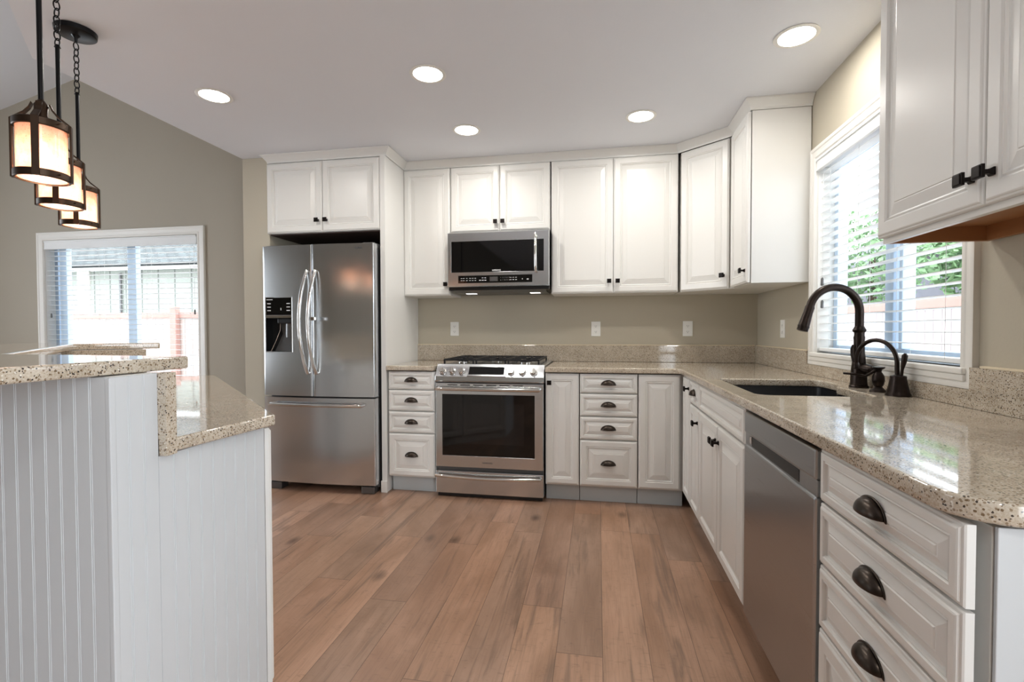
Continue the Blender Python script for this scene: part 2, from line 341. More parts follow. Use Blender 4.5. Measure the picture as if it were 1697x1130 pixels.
# ------------------------------------------------------------------ windows
def casing_frame(w0,w1,z0,z1,cw,t=.02):               # in local x (width), z; proud towards -y; rings of a moulded casing
    mb = MB()
    def ring(o,y): return [(w0-o,y,z0-o),(w1+o,y,z0-o),(w1+o,y,z1+o),(w0-o,y,z1+o)]
    rr = [ring(cw,0),ring(cw,-t*.95),ring(cw-.006,-t),ring(cw-.016,-t*.98),ring(cw-.022,-t*.8),ring(.026,-t*.72),ring(.02,-t*.86),ring(.008,-t*.86),ring(.002,-t*.6),ring(0,0)]
    n=4; vs=[p for r in rr for p in r]; fs=[]
    for i in range(len(rr)-1):
        for k in range(n): fs.append((i*n+k,i*n+(k+1)%n,(i+1)*n+(k+1)%n,(i+1)*n+k))
    return mb.add(vs,fs)
def window(name, label, loc, rz, w, z0, z1, cw, stool=False, stiles=(), depth=.14):
    t = bpy.data.objects.new(name, None); COL.objects.link(t); t.location = loc; t.rotation_euler = (0,0,rz); struct(t, label)
    obj('casing', casing_frame(0,w,z0,z1,cw), M['trim'], t)
    jb = MB(); jb.box(0,.004,0,depth,z0,z1).box(w-.004,w,0,depth,z0,z1).box(0,w,0,depth,z1-.004,z1).box(0,w,0,depth,z0,z0+.004)
    obj('jamb', jb, M['trim'], t)
    fr = MB(); y0, y1 = depth-.06, depth-.01; s = .045
    fr.box(.004,s,y0,y1,z0,z1).box(w-s,w-.004,y0,y1,z0,z1).box(s,w-s,y0,y1,z0+.004,z0+s).box(s,w-s,y0,y1,z1-s,z1-.004)
    obj('sash_frame', fr, M['vinyl'], t, .003)
    for a,b in stiles: box('meeting_stile', a,b,y0-.01,y1-.01,z0+s,z1-s, M['vinyl'], t, .003)
    box('window_pane', s,w-s,(y0+y1)/2-.003,(y0+y1)/2+.003,z0+s,z1-s, M['glass'], t, 0)
    if stool:
        box('window_stool', -.03,w+.03,-.028,.03,z0-.018,z0+.004, M['trim'], t, .005)
        ap = MB(); ap.box(-.05,w+.035,-.018,0,z0-.062,z0-.04).box(-.042,w+.03,-.024,0,z0-.04,z0-.018)
        obj('apron', ap, M['trim'], t, .004)
    return t
# right wall: local x runs towards the camera (world -y), local -y = world -x
window('window_1', 'white framed sliding window over the sink', (0,W1[1],0), -PI/2, W1[1]-W1[0], W1[2], W1[3], .062, True, [(.50,.56),(.60,.625)])
window('window_2', 'large white framed window in the dining wall', (W2[0],0,0), 0, W2[1]-W2[0], W2[2], W2[3], .078, False, [(.075,.16),(.87,.965)])
def blind(label, loc, rz, w, ztop, zbot, pitch, tilt, val_h, ladders, tassels=(), wslat=.048):
    t = thing('window_blind', label, 'blind', loc, rz, 'white slatted window blinds')
    v = MB(); v.box(.006,w-.006,-.012,.0,ztop-val_h,ztop-.003).box(.006,w-.006,-.018,.0,ztop-.016,ztop-.003).box(.006,w-.006,-.016,.0,ztop-val_h,ztop-val_h+.010)
    obj('valance', v, M['blind'], t, .002)
    box('headrail', .008,w-.008,.001,.055,ztop-.05,ztop-.004, M['blind'], t, .002)
    s = MB(); z = ztop-val_h-.012; c, sn = math.cos(tilt), math.sin(tilt); yc = .034
    while z > zbot+.045:
        prof = [(-wslat/2,0),(-wslat/4,.0016),(0,.0022),(wslat/4,.0016),(wslat/2,0)]
        top = [(yc+a*c-b*sn, z+a*sn+b*c) for a,b in prof]; bot = [(yc+a*c-(b-.0026)*sn, z+a*sn+(b-.0026)*c) for a,b in prof]
        loop = top+bot[::-1]; n = len(loop)
        s.add([(.010,y,q) for y,q in loop]+[(w-.010,y,q) for y,q in loop],[tuple(range(n)),tuple(reversed(range(n,2*n)))]+[(i,(i+1)%n,(i+1)%n+n,i+n) for i in range(n)])
        z -= pitch
    obj('slats', s, M['blind'], t)
    box('bottom_rail', .010,w-.010,yc-.025,yc+.025,zbot+.008,zbot+.026, M['blind'], t, .003)
    for x in ladders:
        l = MB(); l.tube([(x,yc-.026,ztop-val_h),(x,yc-.026,zbot+.02)],.0008,5).tube([(x,yc+.026,ztop-val_h),(x,yc+.026,zbot+.02)],.0008,5)
        obj('ladder_cord', l, M['cord'], t)
    for x,z in tassels:
        l = MB(); l.tube([(x,yc-.030,ztop-val_h),(x,yc-.030,z)],.0010,5); obj('pull_cord', l, M['cord'], t)
        obj('tassel', MB().lathe([(.003,.02),(.007,.012),(.008,-.02),(.004,-.024)], (x,yc-.030,z), 12), M['dark_steel'], t, smooth=True)
    return t
blind('white slatted blind hanging in the window over the sink', (.0,W1[1],0), -PI/2, W1[1]-W1[0], W1[3], W1[2]+.004, .0425, math.radians(-2), .07, (.12,.40,.70,.98), ((.05,1.42),(.052,1.30)))
blind('white slatted blind in the large dining window', (W2[0],0,0), 0, W2[1]-W2[0], W2[3], W2[2], .048, math.radians(-1), .085, (.10,.62,1.15,1.62), ((.055,1.32),(W2[1]-W2[0]-.045,1.34)))

# ------------------------------------------------------------------ cabinet fronts and hardware
def panel_front(w, h, x0=0, z0=0, frame=.055, t=.02):
    """raised-panel front, x0..x0+w, front face at y=-t"""
    f = min(frame, h*.24, w*.26); sl = min(.030, f*.6)
    prof = [(0,0),(0,-.012),(.002,-.0145),(.006,-.0155),(.008,-.0185),(.011,-t),(f*.78,-t),(f*.86,-t+.0035),(f*.95,-t+.0015),(f,-t+.007),(f+.004,-t+.0085),(f+.004+sl,-t+.0015),(f+.007+sl,-t+.0022),(f+.009+sl,-t)]
    rs = []
    for o,y in prof: rs.append([(x0+o,y,z0+o),(x0+w-o,y,z0+o),(x0+w-o,y,z0+h-o),(x0+o,y,z0+h-o)])
    mb = MB().rings(rs); mb.add([(x0,0,z0),(x0+w,0,z0),(x0+w,0,z0+h),(x0,0,z0+h)],[(0,1,2,3)])
    return mb
def knob_mesh(x,z,y=-.02):
    k = MB(); k.box(x-.015,x+.015,y-.032,y-.024,z-.015,z+.015).box(x-.012,x+.012,y-.0345,y-.032,z-.012,z+.012)
    ring = lambda a,yy: [(x-a,yy,z-a),(x+a,yy,z-a),(x+a,yy,z+a),(x-a,yy,z+a)]
    k.rings([ring(.009,y),ring(.009,y-.003),ring(.0055,y-.008),ring(.005,y-.018),ring(.008,y-.024)]); return k
def pull_mesh(x,z,y=-.02,a=.044,h=.030,d=.024):
    k = MB(); na, nb = 18, 7; vs=[]; fs=[]
    for i in range(na+1):
        al = PI*i/na; s_ = math.sin(al)
        for j in range(nb+1):
            be = PI/2*j/nb; vs.append((x+a*math.cos(al), y-.002-d*s_*math.sin(be), z-.012+h*s_*math.cos(be)))
    for i in range(na):
        for j in range(nb): fs.append((i*(nb+1)+j,i*(nb+1)+j+1,(i+1)*(nb+1)+j+1,(i+1)*(nb+1)+j))
    k.add(vs,fs)
    n=20; o=[(x+(a+.006)*math.cos(PI*i/n), y-.0015, z-.014+(h+.006)*math.sin(PI*i/n)) for i in range(n+1)]
    i_=[(x+(a-.006)*math.cos(PI*i/n), y-.0015, z-.012+(h-.006)*math.sin(PI*i/n)) for i in range(n+1)]
    k.add(o+i_,[(i,i+1,n+2+i,n+1+i) for i in range(n)])
    return k
def add_knob(door, x, z): return obj('knob', knob_mesh(x,z), M['knob'], door, .0012)
def door(root, x, w, z, h, knob=None, frame=.055):
    d = obj('door', panel_front(w,h,x,z,frame), M['white'], root)
    if knob: add_knob(d, *knob)
    return d
def drawer(root, x, w, z, h, pull=True, frame=.036, name='drawer_front'):
    d = obj(name, panel_front(w,h,x,z,frame), M['white'], root)
    if pull: obj('cup_pull', pull_mesh(x+w/2, z+h/2+.003), M['pull'], d, smooth=True, solid=.002)
    return d
G = .003
ZK, ZB = .872, .125
def carcass(root, w, z0, z1, d, toe=None, mat='white', y0=.0045):
    box('carcass', .001,w-.001,y0,d,z0,z1, M[mat], root, .001)
    if toe: box('toe_kick', .001,w-.001,toe,d-.02,0,z0-.001, M['toe'], root, .001)
DZ = [(.745,.872),(.592,.739),(.435,.586),(.125,.429)]
def drawer_stack(label, loc, rz, w, D=.61, levels=DZ, y0=.0045):
    t = thing('drawer_cabinet', label, 'cabinet', loc, rz, 'white base cabinets')
    carcass(t, w, .115, ZK, D, .055, y0=y0)
    for a,b in levels: drawer(t, G, w-2*G, a, b-a, frame=.030 if b-a < .2 else .05)
    return t
FY = -.62
# back run
drawer_stack('narrow white four-drawer cabinet between refrigerator panel and range', (-2.652,FY,0), 0, .350)
t = thing('base_cabinet', 'narrow white pull-out cabinet immediately right of the range', 'cabinet', (-1.524,FY,0), 0, 'white base cabinets')
carcass(t, .228, .115, ZK, .61, .055); door(t, G, .228-2*G, ZB, ZK-ZB, (.030,.812), .05)
drawer_stack('white four-drawer cabinet on the back wall right of the range', (-1.294,FY,0), 0, .378)
t = thing('corner_cabinet', 'white single-door base cabinet in the inside corner with no knob', 'cabinet', (-.914,FY,0), 0, 'white base cabinets')
carcass(t, .29, .115, ZK, .61, .055); door(t, G, .262, ZB, ZK-ZB)
# right run, local x towards the camera
RX = -.62
def right(y): return (RX, y, 0)
t = thing('corner_cabinet', 'slim white cabinet door nearest the corner on the sink wall', 'cabinet', right(-.646), -PI/2, 'white base cabinets')
carcass(t, .243, .115, ZK, .60, .055); door(t, .016, .222, ZB, ZK-ZB, (.222,.812), .05)
t = thing('base_cabinet', 'white cabinet with one drawer over one door beside the sink cabinet', 'cabinet', right(-.891), -PI/2, 'white base cabinets')
carcass(t, .269, .115, ZK, .60, .055); drawer(t, G, .263, .735, ZK-.735, frame=.03); door(t, G, .263, ZB, .727-ZB, (.240,.655), .05)
t = thing('sink_cabinet', 'wide white sink cabinet with false front over two doors', 'cabinet', right(-1.162), -PI/2, 'white base cabinets')
c = MB(); wS=.818; c.box(.001,.018,.001,.60,.115,ZK).box(wS-.018,wS-.001,.001,.60,.115,ZK).box(.018,wS-.018,.001,.60,.115,.132).box(.018,wS-.018,.585,.60,.132,ZK).box(.018,wS-.018,.001,.018,.60,.74)
obj('carcass', c, M['white'], t, .001); box('toe_kick', .001,wS-.001,.055,.58,0,.114, M['toe'], t)
drawer(t, G, wS-2*G, .735, ZK-.735, False, .03, 'false_front')
door(t, G, wS/2-1.5*G, ZB, .727-ZB, (wS/2-.028,.655), .055); door(t, wS/2+.5*G, wS/2-1.5*G, ZB, .727-ZB, (wS/2+.028,.655), .055)
drawer_stack('white four-drawer cabinet at the near end of the sink counter', right(-2.594), -PI/2, .478, D=.60, y0=.019)
t = thing('cabinet_end_panel', 'white end panel closing the near end of the sink counter', 'panel', (0,0,0))
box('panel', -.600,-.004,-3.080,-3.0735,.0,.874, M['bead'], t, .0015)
# upper cabinets
UZ0, UZ1 = 1.430, 2.405
def upper(name, label, loc, rz, w, z0, z1, d, doors, frame=.055):
    t = thing(name, label, 'cabinet', loc, rz, 'white wall cabinets')
    box('carcass', .001,w-.001,.0045,d,z0+.0,z1, M['white'], t, .001)
    for (x,ww,k) in doors: door(t, x, ww, z0+.004, z1-z0-.008, k, frame)
    return t
UY = -.286
kz = 1.516
upper('wall_cabinet', 'tall narrow white wall cabinet left of the microwave', (-2.665,UY,0), 0, .378, UZ0, UZ1, .28, [(G,.372,(.345,kz))])
upper('wall_cabinet', 'short white two-door wall cabinet above the microwave', (-2.285,UY,0), 0, .765, 1.905, UZ1, .28, [(G,.3775,(.355,1.977)),(.3835,.3775,(.410,1.977))])
upper('wall_cabinet', 'wide white two-door wall cabinet right of the microwave', (-1.515,UY,0), 0, .900, UZ0, UZ1, .28, [(G,.4455,(.420,kz)),(.4515,.4455,(.480,kz))])
# diagonal corner cabinet (five-sided carcass)
P0, P1 = Vector((-.610,-.306)), Vector((-.337,-.545)); dv = P1-P0; ang = math.atan2(dv.y,dv.x); wd = dv.length
t = thing('corner_wall_cabinet', 'angled white wall cabinet across the corner', 'cabinet', (P0.x,P0.y,0), ang, 'white wall cabinets')
inv = Matrix.Translation((P0.x,P0.y,0)) @ Matrix.Rotation(ang,4,'Z'); inv = inv.inverted()
pl = [P0+Vector((.002,.0)), P1+Vector((0,.0)), Vector((-.003,-.545)), Vector((-.003,-.003)), Vector((-.610,-.003))]
nrm = Vector((-dv.y, dv.x)).normalized()*.0205
pl[0] = P0+nrm+Vector((-.0,.0)); pl[1] = P1+nrm
ll = [(inv @ Vector((p.x,p.y,0)))[:2] for p in pl]
obj('carcass', MB().prism(ll, UZ0, UZ1), M['white'], t, .001)
d = obj('door', panel_front(wd-.014, UZ1-UZ0-.008, .007, UZ0+.004), M['white'], t); d.location = (0,.020,0); add_knob(d, wd-.040, kz+.002)
t = upper('wall_cabinet', 'narrow white wall cabinet left of the sink window', (-.317,-.553,0), -PI/2, .365, UZ0, UZ1, .312, [(.010,.350,(.325,kz-.01))])
t = upper('wall_cabinet', 'large white two-door wall cabinet nearest the camera, right of the window', (-.292,-2.178,0), -PI/2, .862, UZ0+.012, UZ1, .288, [(G,.426,(.400,1.512)),(.432,.426,(.460,1.512))])
for ch in list(t.children):                            # its carcass is a white box with a recessed wooden underside
    if ch.name.startswith('carcass'): bpy.data.objects.remove(ch)
c = MB(); Wn=.862
c.box(.001,Wn-.001,.001,.288,UZ0+.048,UZ1).box(.001,Wn-.001,.001,.019,UZ0+.0,UZ0+.048)
obj('carcass', c, M['white'], t, .001)
c = MB(); c.box(.001,.017,.019,.288,UZ0,UZ0+.048).box(.017,Wn-.001,.272,.288,UZ0,UZ0+.048).box(.017,Wn-.001,.019,.272,UZ0+.044,UZ0+.0475)
obj('wooden_underside', c, M['wood'], t, .0005)['label'] = 'bare brown wood underside'
# refrigerator surround
t = thing('refrigerator_cabinet', 'deep white two-door cabinet above the refrigerator', 'cabinet', (-3.602,-.62,0), 0, 'white wall cabinets')
box('carcass', .001,.898,.001,.61,1.884,UZ1, M['white'], t, .001)
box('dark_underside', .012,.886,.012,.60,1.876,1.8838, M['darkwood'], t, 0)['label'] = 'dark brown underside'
door(t, G, .447, 1.886, .512, (.418,1.966)); door(t, .453, .444, 1.886, .512, (.486,1.966))
t = thing('tall_panel', 'tall white panel between the refrigerator and the drawer cabinet', 'panel', (-2.702,-.64,0))
box('panel', .001,.039,0,.635,0,UZ1+.0, M['white'], t, .0015); box('base_block', -.003,.043,-.012,0,0,.085, M['white'], t, .003)
# crown moulding following the cabinet fronts
def crown(name, label, pts, h0=UZ1+.001, h1=CZ-.001, out=.048):
    P = [Vector(p) for p in pts]; prof = [(0,0),(.006,.0),(.008,.012),(.016,.022),(.030,.036),(.042,.046),(.048,.050),(.048,h1-h0),(0,h1-h0)]
    vs=[]; n=len(prof)
    for i,p in enumerate(P):
        dirs=[]
        if i>0: dirs.append((P[i]-P[i-1]).normalized())
        if i<len(P)-1: dirs.append((P[i+1]-P[i]).normalized())
        ns=[Vector((d_.y,-d_.x)) for d_ in dirs]; nb=sum(ns,Vector((0,0)))
        nb = nb.normalized()/max(.3,nb.normalized().dot(ns[0]))
        for o,z in prof: vs.append((p.x+nb.x*o*out/.048, p.y+nb.y*o*out/.048, h0+z))
    fs=[]
    for i in range(len(P)-1):
        for k in range(n): fs.append((i*n+k,i*n+(k+1)%n,(i+1)*n+(k+1)%n,(i+1)*n+k))
    fs += [tuple(range(n)),tuple((len(P)-1)*n+k for k in reversed(range(n)))]
    o = obj(name, MB().add(vs,fs), M['white']); return tag(o, label, 'moulding')
crown('crown_moulding', 'white crown moulding from the refrigerator cabinet round to the sink window', [(-3.598,-.02),(-3.598,-.62),(-2.663,-.62),(-2.663,UY),(-.62,UY),(-.335,-.534),(-.317,-.56),(-.317,-.918),(-.002,-.918)], out=.040)
crown('crown_moulding', 'white crown moulding over the near wall cabinet', [(-.002,-2.178),(-.292,-2.178),(-.292,-3.04)], out=.04)

# ------------------------------------------------------------------ worktops
ZT, ZC = .914, .880
t = thing('countertop', 'short granite countertop between tall panel and range', 'countertop', (-2.66,-.66,0))
obj('slab', slab([(.001,.006),(.355,.006),(.355,.655),(.001,.655)], ZC, ZT, .006), M['granite'], t, smooth=True)
sink_cut = rounded([(-.568,-1.268),(-.568,-1.905),(-.148,-1.905),(-.148,-1.56),(-.098,-1.50),(-.098,-1.268)], [.03,.05,.05,.03,.03,.05], 6)
L = rounded([(-1.522,-.005),(-.005,-.005),(-.005,-3.098),(-.655,-3.098),(-.655,-.655),(-1.522,-.655)], [0,0,0,.085,.02,0], 8)
t = thing('countertop', 'long L-shaped granite countertop with the sink cut-out', 'countertop', (0,0,0))
obj('slab', slab(L, ZC, ZT, .006, [sink_cut]), M['granite'], t, smooth=True)
ZS = 1.043
t = thing('backsplash', 'low granite backsplash along the wall behind the range', 'backsplash', (0,0,0))
obj('slab', MB().box(-2.688,-.022,-.022,-.002,ZT+.001,ZS), M['granite'], t, .0015); obj('caulk_line', MB().box(-2.688,-.022,-.019,-.001,ZS,ZS+.006), M['caulk'], t, .001)
t = thing('backsplash', 'granite backsplash on the sink wall notched under the window', 'backsplash', (0,0,0))
c = MB(); c.box(-.022,-.002,-.925,-.003,ZT+.001,ZS).box(-.022,-.002,-2.138,-.925,ZT+.001,.972).box(-.022,-.002,-3.098,-2.138,ZT+.001,ZS)
obj('slab', c, M['granite'], t); box('caulk_line', -.019,-.001,-.925,-.023,ZS,ZS+.006, M['caulk'], t, .001); box('caulk_line', -.019,-.001,-3.098,-2.175,ZS,ZS+.006, M['caulk'], t, .001)
# sink
t = thing('kitchen_sink', 'black undermount sink set in the granite under the window', 'sink', (0,0,0))
def inset(pts, d):
    c = Vector((sum(p[0] for p in pts)/len(pts), sum(p[1] for p in pts)/len(pts))); o=[]
    for p in pts:
        v = Vector(p)-c; o.append((c.x+v.x*(1-d/.3), c.y+v.y*(1-d/.33)))
    return o
r0 = inset(sink_cut,-.016); r1 = inset(sink_cut,-.003); r2 = inset(sink_cut,.004); r3 = inset(sink_cut,.03)
rs = [[(x,y,.860) for x,y in r1],[(x,y,.8785) for x,y in r0],[(x,y,.8785) for x,y in r1],[(x,y,.73) for x,y in r2],[(x,y,.70) for x,y in r3]]
obj('basin', MB().rings(rs), M['sink'], t, smooth=True)
obj('drain', MB().lathe([(.0,.701),(.045,.7015),(.048,.704),(.03,.7045),(0,.703)], (-.34,-1.6,0)), M['chrome'], t, smooth=True)
obj('overflow_badge', MB().box(-.166,-.160,-1.44,-1.40,.800,.815), M['chrome'], t, .002)

# ------------------------------------------------------------------ faucet group
def arc(c, r, a0, a1, n, ux, uz=Vector((0,0,1))):
    return [tuple(Vector(c)+ux*(r*math.cos(a0+(a1-a0)*i/n))+uz*(r*math.sin(a0+(a1-a0)*i/n))) for i in range(n+1)]
t = thing('kitchen_faucet', 'tall dark bronze gooseneck faucet arching over the sink', 'faucet', (-.066,-1.575,ZT))
obj('body', MB().lathe([(.036,0),(.036,.006),(.032,.010),(.033,.014),(.031,.018),(.030,.06),(.026,.10),(.021,.15),(.020,.20),(.0215,.215),(.019,.222),(.019,.235),(.024,.240),(.026,.246),(.022,.252),(.019,.258),(.0175,.262)], n=28), M['bronze'], t, smooth=True)
sx = Vector((-1,-.13,0)).normalized()
pts = [(0,0,.255),(0,0,.30)] + arc(sx*.105+Vector((0,0,.325)), .105, PI, .22, 18, sx)
end = Vector(pts[-1]); dirn = (Vector(pts[-1])-Vector(pts[-2])).normalized()
obj('gooseneck', MB().tube(pts, .0165, 16), M['bronze'], t, smooth=True)
h0 = end; hp = [h0-dirn*.004, h0+dirn*.004, h0+dirn*.03, h0+dirn*.085, h0+dirn*.090, h0+dirn*.096, h0+dirn*.108, h0+dirn*.110]
obj('spray_head', MB().tube([tuple(p) for p in hp], [.0165,.019,.0185,.0225,.024,.022,.0225,.018], 20), M['bronze'], t, smooth=True)
hx = Vector((.25,-1,0)).normalized()
lv = MB(); lv.tube([tuple(hx*.015+Vector((0,0,.085))), tuple(hx*.05+Vector((0,0,.083))), tuple(hx*.075+Vector((0,0,.085)))], [.020,.019,.012], 16)
obj('handle_hub', lv, M['bronze'], t, smooth=True)
lv = MB(); lv.tube([tuple(hx*.066+Vector((-.010,0,.080))), tuple(hx*.050+Vector((-.022,0,.082))), tuple(hx*.032+Vector((-.033,0,.095))), tuple(hx*.02+Vector((-.036,0,.115))), tuple(hx*.012+Vector((-.036,0,.140))), tuple(hx*.008+Vector((-.034,0,.165))), tuple(hx*.008+Vector((-.028,0,.182)))], [.008,.006,.0055,.0055,.0055,.0055,.005], 10)
obj('lever', lv, M['bronze'], t, smooth=True)
t = thing('soap_dispenser', 'small dark bronze soap dispenser beside the faucet base', 'dispenser', (-.072,-1.735,ZT))
obj('bottle', MB().lathe([(.030,0),(.029,.004),(.020,.012),(.013,.020),(.018,.028),(.0215,.045),(.0205,.062),(.014,.074),(.010,.080),(.012,.088),(.021,.094),(.022,.099),(.0,.102)], n=24), M['bronze'], t, smooth=True)
obj('spout', MB().tube([(0,0,.092),(-.035,.02,.060),(-.07,.045,.066),(-.10,.06,.068)], [.006,.005,.005,.0045], 10), M['bronze'], t, smooth=True)
t = thing('filtered_water_faucet', 'dark bronze water dispenser with bell base and small lever', 'faucet', (-.068,-1.858,ZT))
obj('bell_base', MB().lathe([(.040,0),(.040,.006),(.036,.012),(.035,.018),(.030,.040),(.0255,.066),(.026,.071),(.024,.075),(.010,.079),(0,.080)], n=28), M['bronze'], t, smooth=True)
s2 = Vector((-.42,.9,0)).normalized()
pts = [(0,.006,.078),(0,.008,.10)] + arc(Vector((0,.008,.120))+s2*.082, .082, PI*.98, .12, 16, s2, Vector((0,0,1.06)))
pe = Vector(pts[-1]); pts += [tuple(pe+Vector((0,0,-.02)))]
obj('spout', MB().tube(pts, .0078, 12), M['bronze'], t, smooth=True)
obj('spout_tip', MB().lathe([(.009,.0),(.0115,.002),(.0115,.022),(.009,.026)], tuple(pe+Vector((0,0,-.042))), 16), M['bronze'], t, smooth=True)
obj('lever', MB().tube([(.004,-.012,.076),(.005,-.014,.10),(.008,-.018,.13),(.010,-.020,.152),(.011,-.021,.160)], [.005,.005,.009,.0095,.004], 12), M['bronze'], t, smooth=True)

# ------------------------------------------------------------------ outlets
def outlet(label, loc, rz):
    t = thing('wall_outlet', label, 'outlet', loc, rz, 'white wall outlets')
    box('cover_plate', -.036,.036,-.006,0,-.058,.058, M['plate'], t, .002)
    for z in (-.022,.022):
        f = obj('receptacle', MB().prism(rounded([(-.016,-.014),(.016,-.014),(.016,.014),(-.016,.014)],.006,4), 0,.002), M['plate'], t, .0004, loc=(0,-.006,z), rot=(PI/2,0,0))
        obj('slots', MB().box(-.007,-.005,-.003,.005,.002,.0023).box(.005,.007,-.003,.005,.002,.0023).box(-.002,.002,-.010,-.006,.002,.0023), M['slot'], f)
outlet('white outlet left of the range hood on the back wall', (-2.347,0,1.175), 0)
outlet('white outlet on the back wall right of the range', (-1.19,0,1.172), 0)
outlet('white outlet on the back wall near the corner', (-.498,0,1.172), 0)
outlet('white outlet on the sink wall between corner and window', (0,-.513,1.168), -PI/2)

# ------------------------------------------------------------------ refrigerator
FW = .870; FX0 = -3.584
t = thing('refrigerator', 'stainless steel french-door refrigerator with ice and water dispenser', 'refrigerator', (FX0,-.715,0))
box('cabinet_body', .006,FW-.006,.075,.69,.035,1.755, M['dark_steel'], t, .004)
for x in (.02,FW-.12): box('foot', x,x+.10,.02,.10,.0,.05, M['dark_steel'], t, .004)
for x in (.06,FW-.10): box('foot', x,x+.04,.60,.64,0,.036, M['dark_steel'], t, .004)
box('hinge_cover', FW-.10,FW-.012,.03,.12,1.76,1.785, M['dark_steel'], t, .003); box('hinge_cover', .012,.10,.03,.12,1.76,1.785, M['dark_steel'], t, .003)
def fdoor(name, x0, x1, z0, z1, hole=None):
    """gently bowed steel door; front y = -bulge"""
    mb = MB(); n = 22
    def yb(x):
        u = (x/FW-.5)*2; return -.024*(1-u*u)
    xs = [x0+(x1-x0)*i/n for i in range(n+1)]
    if hole:
        hx0,hx1,hz0,hz1 = hole; xs = sorted(set([x for x in xs if abs(x-hx0) > .006 and abs(x-hx1) > .006]+[hx0,hx1]))
    zs = [z0,z1] if not hole else [z0,hole[2],hole[3],z1]
    def fy(x):
        e_ = min(x-x0, x1-x); r=.008; return yb(x) + (r-math.sqrt(max(0,r*r-(r-e_)**2)) if e_ < r else 0)
    X = sorted(set(xs+[x0+.002,x0+.005,x0+.008,x1-.002,x1-.005,x1-.008])); m_ = len(X)
    for j in range(len(zs)-1):
        for i in range(m_-1):
            if hole and j == 1 and X[i] >= hx0-1e-6 and X[i+1] <= hx1+1e-6: continue
            a,b = X[i],X[i+1]; mb.add([(a,fy(a),zs[j]),(b,fy(b),zs[j]),(b,fy(b),zs[j+1]),(a,fy(a),zs[j+1])],[(0,1,2,3)])
    back = .07
    for zz,fl in ((z0,1),(z1,0)):
        mb.add([(x,fy(x),zz) for x in X]+[(x1,back,zz),(x0,back,zz)],[tuple(range(m_+2))])
    mb.add([(x0,fy(x0),z0),(x0,back,z0),(x0,back,z1),(x0,fy(x0),z1)],[(0,1,2,3)]); mb.add([(x1,fy(x1),z0),(x1,back,z0),(x1,back,z1),(x1,fy(x1),z1)],[(0,1,2,3)])
    mb.add([(x0,back,z0),(x1,back,z0),(x1,back,z1),(x0,back,z1)],[(0,1,2,3)])
    if hole:
        ya,yb_ = fy(hx0),fy(hx1); dpt=.062
        mb.add([(hx0,ya,hz0),(hx1,yb_,hz0),(hx1,dpt,hz0),(hx0,dpt,hz0)],[(0,1,2,3)]); mb.add([(hx0,ya,hz1),(hx1,yb_,hz1),(hx1,dpt,hz1),(hx0,dpt,hz1)],[(0,1,2,3)])
        mb.add([(hx0,ya,hz0),(hx0,dpt,hz0),(hx0,dpt,hz1),(hx0,ya,hz1)],[(0,1,2,3)]); mb.add([(hx1,yb_,hz0),(hx1,dpt,hz0),(hx1,dpt,hz1),(hx1,yb_,hz1)],[(0,1,2,3)])
        mb.add([(hx0,dpt,hz0),(hx1,dpt,hz0),(hx1,dpt,hz1),(hx0,dpt,hz1)],[(0,1,2,3)])
    return obj(name, mb, M['steelz'], t, smooth=True)
ZD = .695; MX = .4085
HX0,HX1 = .030,.243
dl = fdoor('left_door', .001, MX-.002, ZD, 1.775, (HX0,HX1,1.012,1.402)); dr = fdoor('right_door', MX+.002, FW-.001, ZD, 1.775); fz = fdoor('freezer_drawer', .001, FW-.001, .068, ZD-.012)
def ybow(x): return -.024*(1-((x/FW-.5)*2)**2)
# dispenser
box('dispenser_display', HX0,HX1,ybow(HX0)-.004,ybow(HX1)+.02,1.278,1.402, M['glassblk'], dl, .002)
gl = MB()
yy = ybow(HX0)-.0046
for k,(gx,gz) in enumerate([(.055,1.36),(.055,1.335),(.055,1.31),(.21,1.36),(.21,1.335),(.21,1.31)]): gl.box(gx-.014,gx+.014,yy,yy+.001,gz-.003,gz+.003)
gl.box(.036,.085,yy,yy+.001,1.386,1.391); gl.box(.148,.154,yy,yy+.001,1.312,1.328)
obj('display_print', gl, M['glyph'], dl)
box('dispenser_band', HX0,HX1,ybow(HX0)-.003,ybow(HX1)+.02,1.255,1.277, M['chrome'], dl, .002)
ln = MB(); lx0,lx1,lz0,lz1 = HX0+.001,HX1-.001,1.013,1.254
ln.add([(lx0,-.010,lz0),(lx1,-.016,lz0),(lx1,.060,lz0),(lx0,.060,lz0),(lx0,-.010,lz1),(lx1,-.016,lz1),(lx1,.060,lz1),(lx0,.060,lz1)],[(0,1,2,3),(4,7,6,5),(0,3,7,4),(1,5,6,2),(3,2,6,7)])
obj('dispenser_recess', ln, M['black'], dl)
fr = MB()
for a in ((HX0-.004,HX0,1.008,1.406),(HX1,HX1+.004,1.008,1.406),(HX0-.004,HX1+.004,1.006,1.010),(HX0-.004,HX1+.004,1.402,1.406)): fr.box(a[0],a[1],ybow(a[0])-.004,ybow(a[1])+.01,a[2],a[3])
obj('dispenser_frame', fr, M['chrome'], dl)
box('dispenser_nozzle', .115,.235,.0,.05,1.215,1.254, M['black'], dl, .006)
pdm = MB().lathe([(.026,0),(.028,.012),(.027,.09),(.024,.105)], (0,0,0), 20); pd_ = obj('dispenser_paddle', pdm, M['dark_steel'], dl, smooth=True, loc=(.195,.022,1.115)); pd_.scale = (1,.5,1)
obj('dispenser_back', MB().add([(.10,.058,1.22),(.12,.058,1.14),(.075,.03,1.014),(.238,.03,1.014),(.238,.056,1.22)],[(0,1,2,3,4)]), M['dark_steel'], dl, solid=.003)
obj('dispenser_rim', MB().tube([(.103,.05,1.25),(.108,.045,1.17),(.085,.02,1.08),(.066,-.002,1.014)], .004, 8), M['chrome'], dl, smooth=True)
